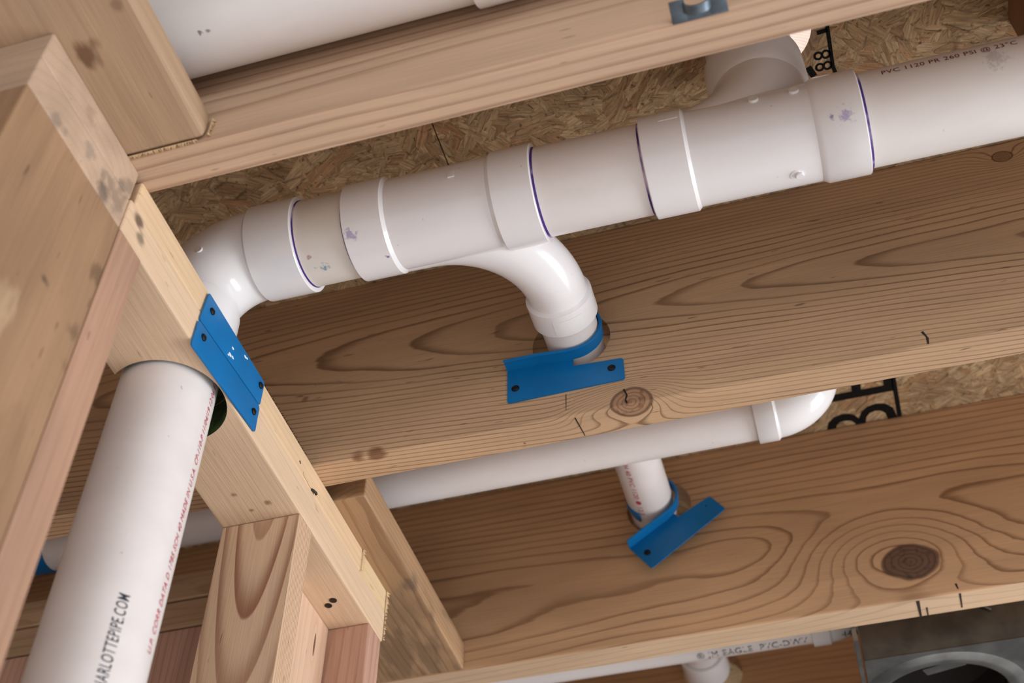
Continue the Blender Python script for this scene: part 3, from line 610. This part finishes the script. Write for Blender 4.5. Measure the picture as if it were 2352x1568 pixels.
# ------------------------------------------------------------------ blue nail plates on the double top plate
def nail_plate(label, q, screws):
    t = thing('nail_plate', (-494, q[0][0], q[0][1]), label, 'nail plate', 'blue nail plates'); m = MB()
    poly = rounded([(a, b) for a, b in q], 3)
    m.prism([(-493.6, a, b) for a, b in poly], (2.0, 0, 0)); m.build('plate', M['blue'], t, bevel=.5, seg=2)
    for a, b in screws:
        m2 = phillips(t, (-491.6, a, b), (1, 0, 0), 3.6)
    return t
n1 = nail_plate('upper blue nail plate on the top plate beside the elbow', [(663, 854.4), (792, 866.0), (792, 897.2), (666.5, 895.2)], [(677.4, 880.3), (784.7, 886.5)])
n2 = nail_plate('lower blue nail plate on the top plate, over the drilled hole', [(661, 819), (793, 831), (792, 864.4), (662, 852.9)], [(674.8, 842.2), (782.2, 848.6)])
for k, (a, b, s_) in enumerate(((724, 878, 2.2), (722, 867, 3.5), (727, 868.5, 2.4), (719, 864.5, 1.8), (748, 890, 2.6), (751, 891, 1.8))):
    m = MB(); random.seed(k); m.prism([(-491.7, a+s_*math.cos(t)*(.6+.5*random.random()), b+s_*.7*math.sin(t)*(.6+.5*random.random())) for t in [2*PI*i/7 for i in range(7)]], (.4, 0, 0)); m.build('paint_fleck', M['paint'], n1)

# ------------------------------------------------------------------ steel fan housing between the two farthest joists
fh = thing('fan_housing', (34, 1432, 885), 'galvanized steel fan housing with a round opening at the bottom right corner', 'fan housing')
X0, X1, Y0, Y1, Z0, Z1 = 33, 330, 1432, 1700, 884, 966
m = MB(); m.box(X0, X1, Y0, Y0+1.2, Z0+1, Z1); m.build('side_panel', M['zinc'], fh)
m = MB(); m.box(X0, X1, Y1-1.2, Y1, Z0+1, Z1); m.build('side_panel', M['zinc'], fh)
m = MB(); m.box(X0, X0+1.2, Y0+1.3, Y1-1.3, Z0+1, Z1); m.build('side_panel', M['zinc'], fh)
m = MB(); m.box(X1-1.2, X1, Y0+1.3, Y1-1.3, Z0+1, Z1); m.build('side_panel', M['zinc'], fh)
m = MB(); m.box(X0, X1, Y0, Y1, Z1+.2, Z1+1.4); m.build('top_panel', M['zinc'], fh)
CX, CY, CR = 120, 1546, 84
bp = cut(boxmb(X0-1, X1+1, Y0-1, Y1+1, Z0-1.2, Z0), [cyl((CX, CY, Z0-20), (0, 0, 1), CR, 40)]); bp.build('bottom_panel', M['zinc'], fh)
m = MB(); m.lathe((CX, CY, Z0-1.3), (0, 0, -1), [(0, CR+24), (3.5, CR+14), (4.5, CR+7), (2, CR+1), (-3, CR-1), (-16, CR-1.5)], 96); m.build('rim_ring', M['zinc'], fh)
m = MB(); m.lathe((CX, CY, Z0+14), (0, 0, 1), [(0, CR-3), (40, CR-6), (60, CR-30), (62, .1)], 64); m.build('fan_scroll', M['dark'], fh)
m = MB(); m.prism([(CX-20, CY-60, Z0+8), (CX+30, CY-74, Z0+8), (CX+34, CY-58, Z0+8), (CX-14, CY-46, Z0+8)], (0, 0, 2)); m.build('bracket', M['zinc'], fh)
for k in range(4):
    m = MB(); m.sweep([(CX+112+i*5, 1500+k*16, Z0-1.5-2.2*math.sin(PI*i/9)) for i in range(10)], [.5]+[3.2]*8+[.5], 10); m.build('louver', M['zinc'], fh)
for c in ((48, 1478, 1.0), (215, 1512, 1.0)): disc(fh, (c[0], c[1], Z0-1.3), (0, 0, -1), 5, .6, 'mount_hole', 'dark')
m = MB(); m.box(X0+190, X0+212, 1470, 1492, Z0-4.5, Z0-1.4); m.build('latch', M['zinc'], fh, bevel=1.2)
m = MB(); m.box(24, 29, YJ3+41, 1700, 882, 910); m.build('mounting_rail', M['zinc'], fh)
m = MB(); m.sweep([(176, Y0-1, 952), (184, Y0-2.5, 938), (196, Y0-1.5, 928)], [2.5, 4, 2.5], 10, True, True); m.build('tab', M['zinc'], fh)

# ------------------------------------------------------------------ metal clip on the nearest joist
ck = thing('strap_clip', (0, 512, H), 'small grey metal clip on the lower edge of the nearest joist', 'clip')
m = MB(); m.box(-24, -12, 496, 514.5, H-2.4, H-.4); m.box(6, 20, 494, 513.5, H-2.4, H-.4); m.box(-24, 20, 506, 515.5, H-2.2, H-.2); m.build('base_plate', M['zinc2'], ck, bevel=.6)
m = MB(); rings = []
for a in [PI*i/12 for i in range(13)]:
    x, z = -3-11*math.cos(a), H-1-9*math.sin(a); x2, z2 = -3-9*math.cos(a), H-1-7.4*math.sin(a)
    rings.append([(x, 499, z), (x, 507, z), (x2, 507, z2), (x2, 499, z2)])
m.quad_strip(rings, True, True, True); m.build('loop', M['zinc2'], ck)
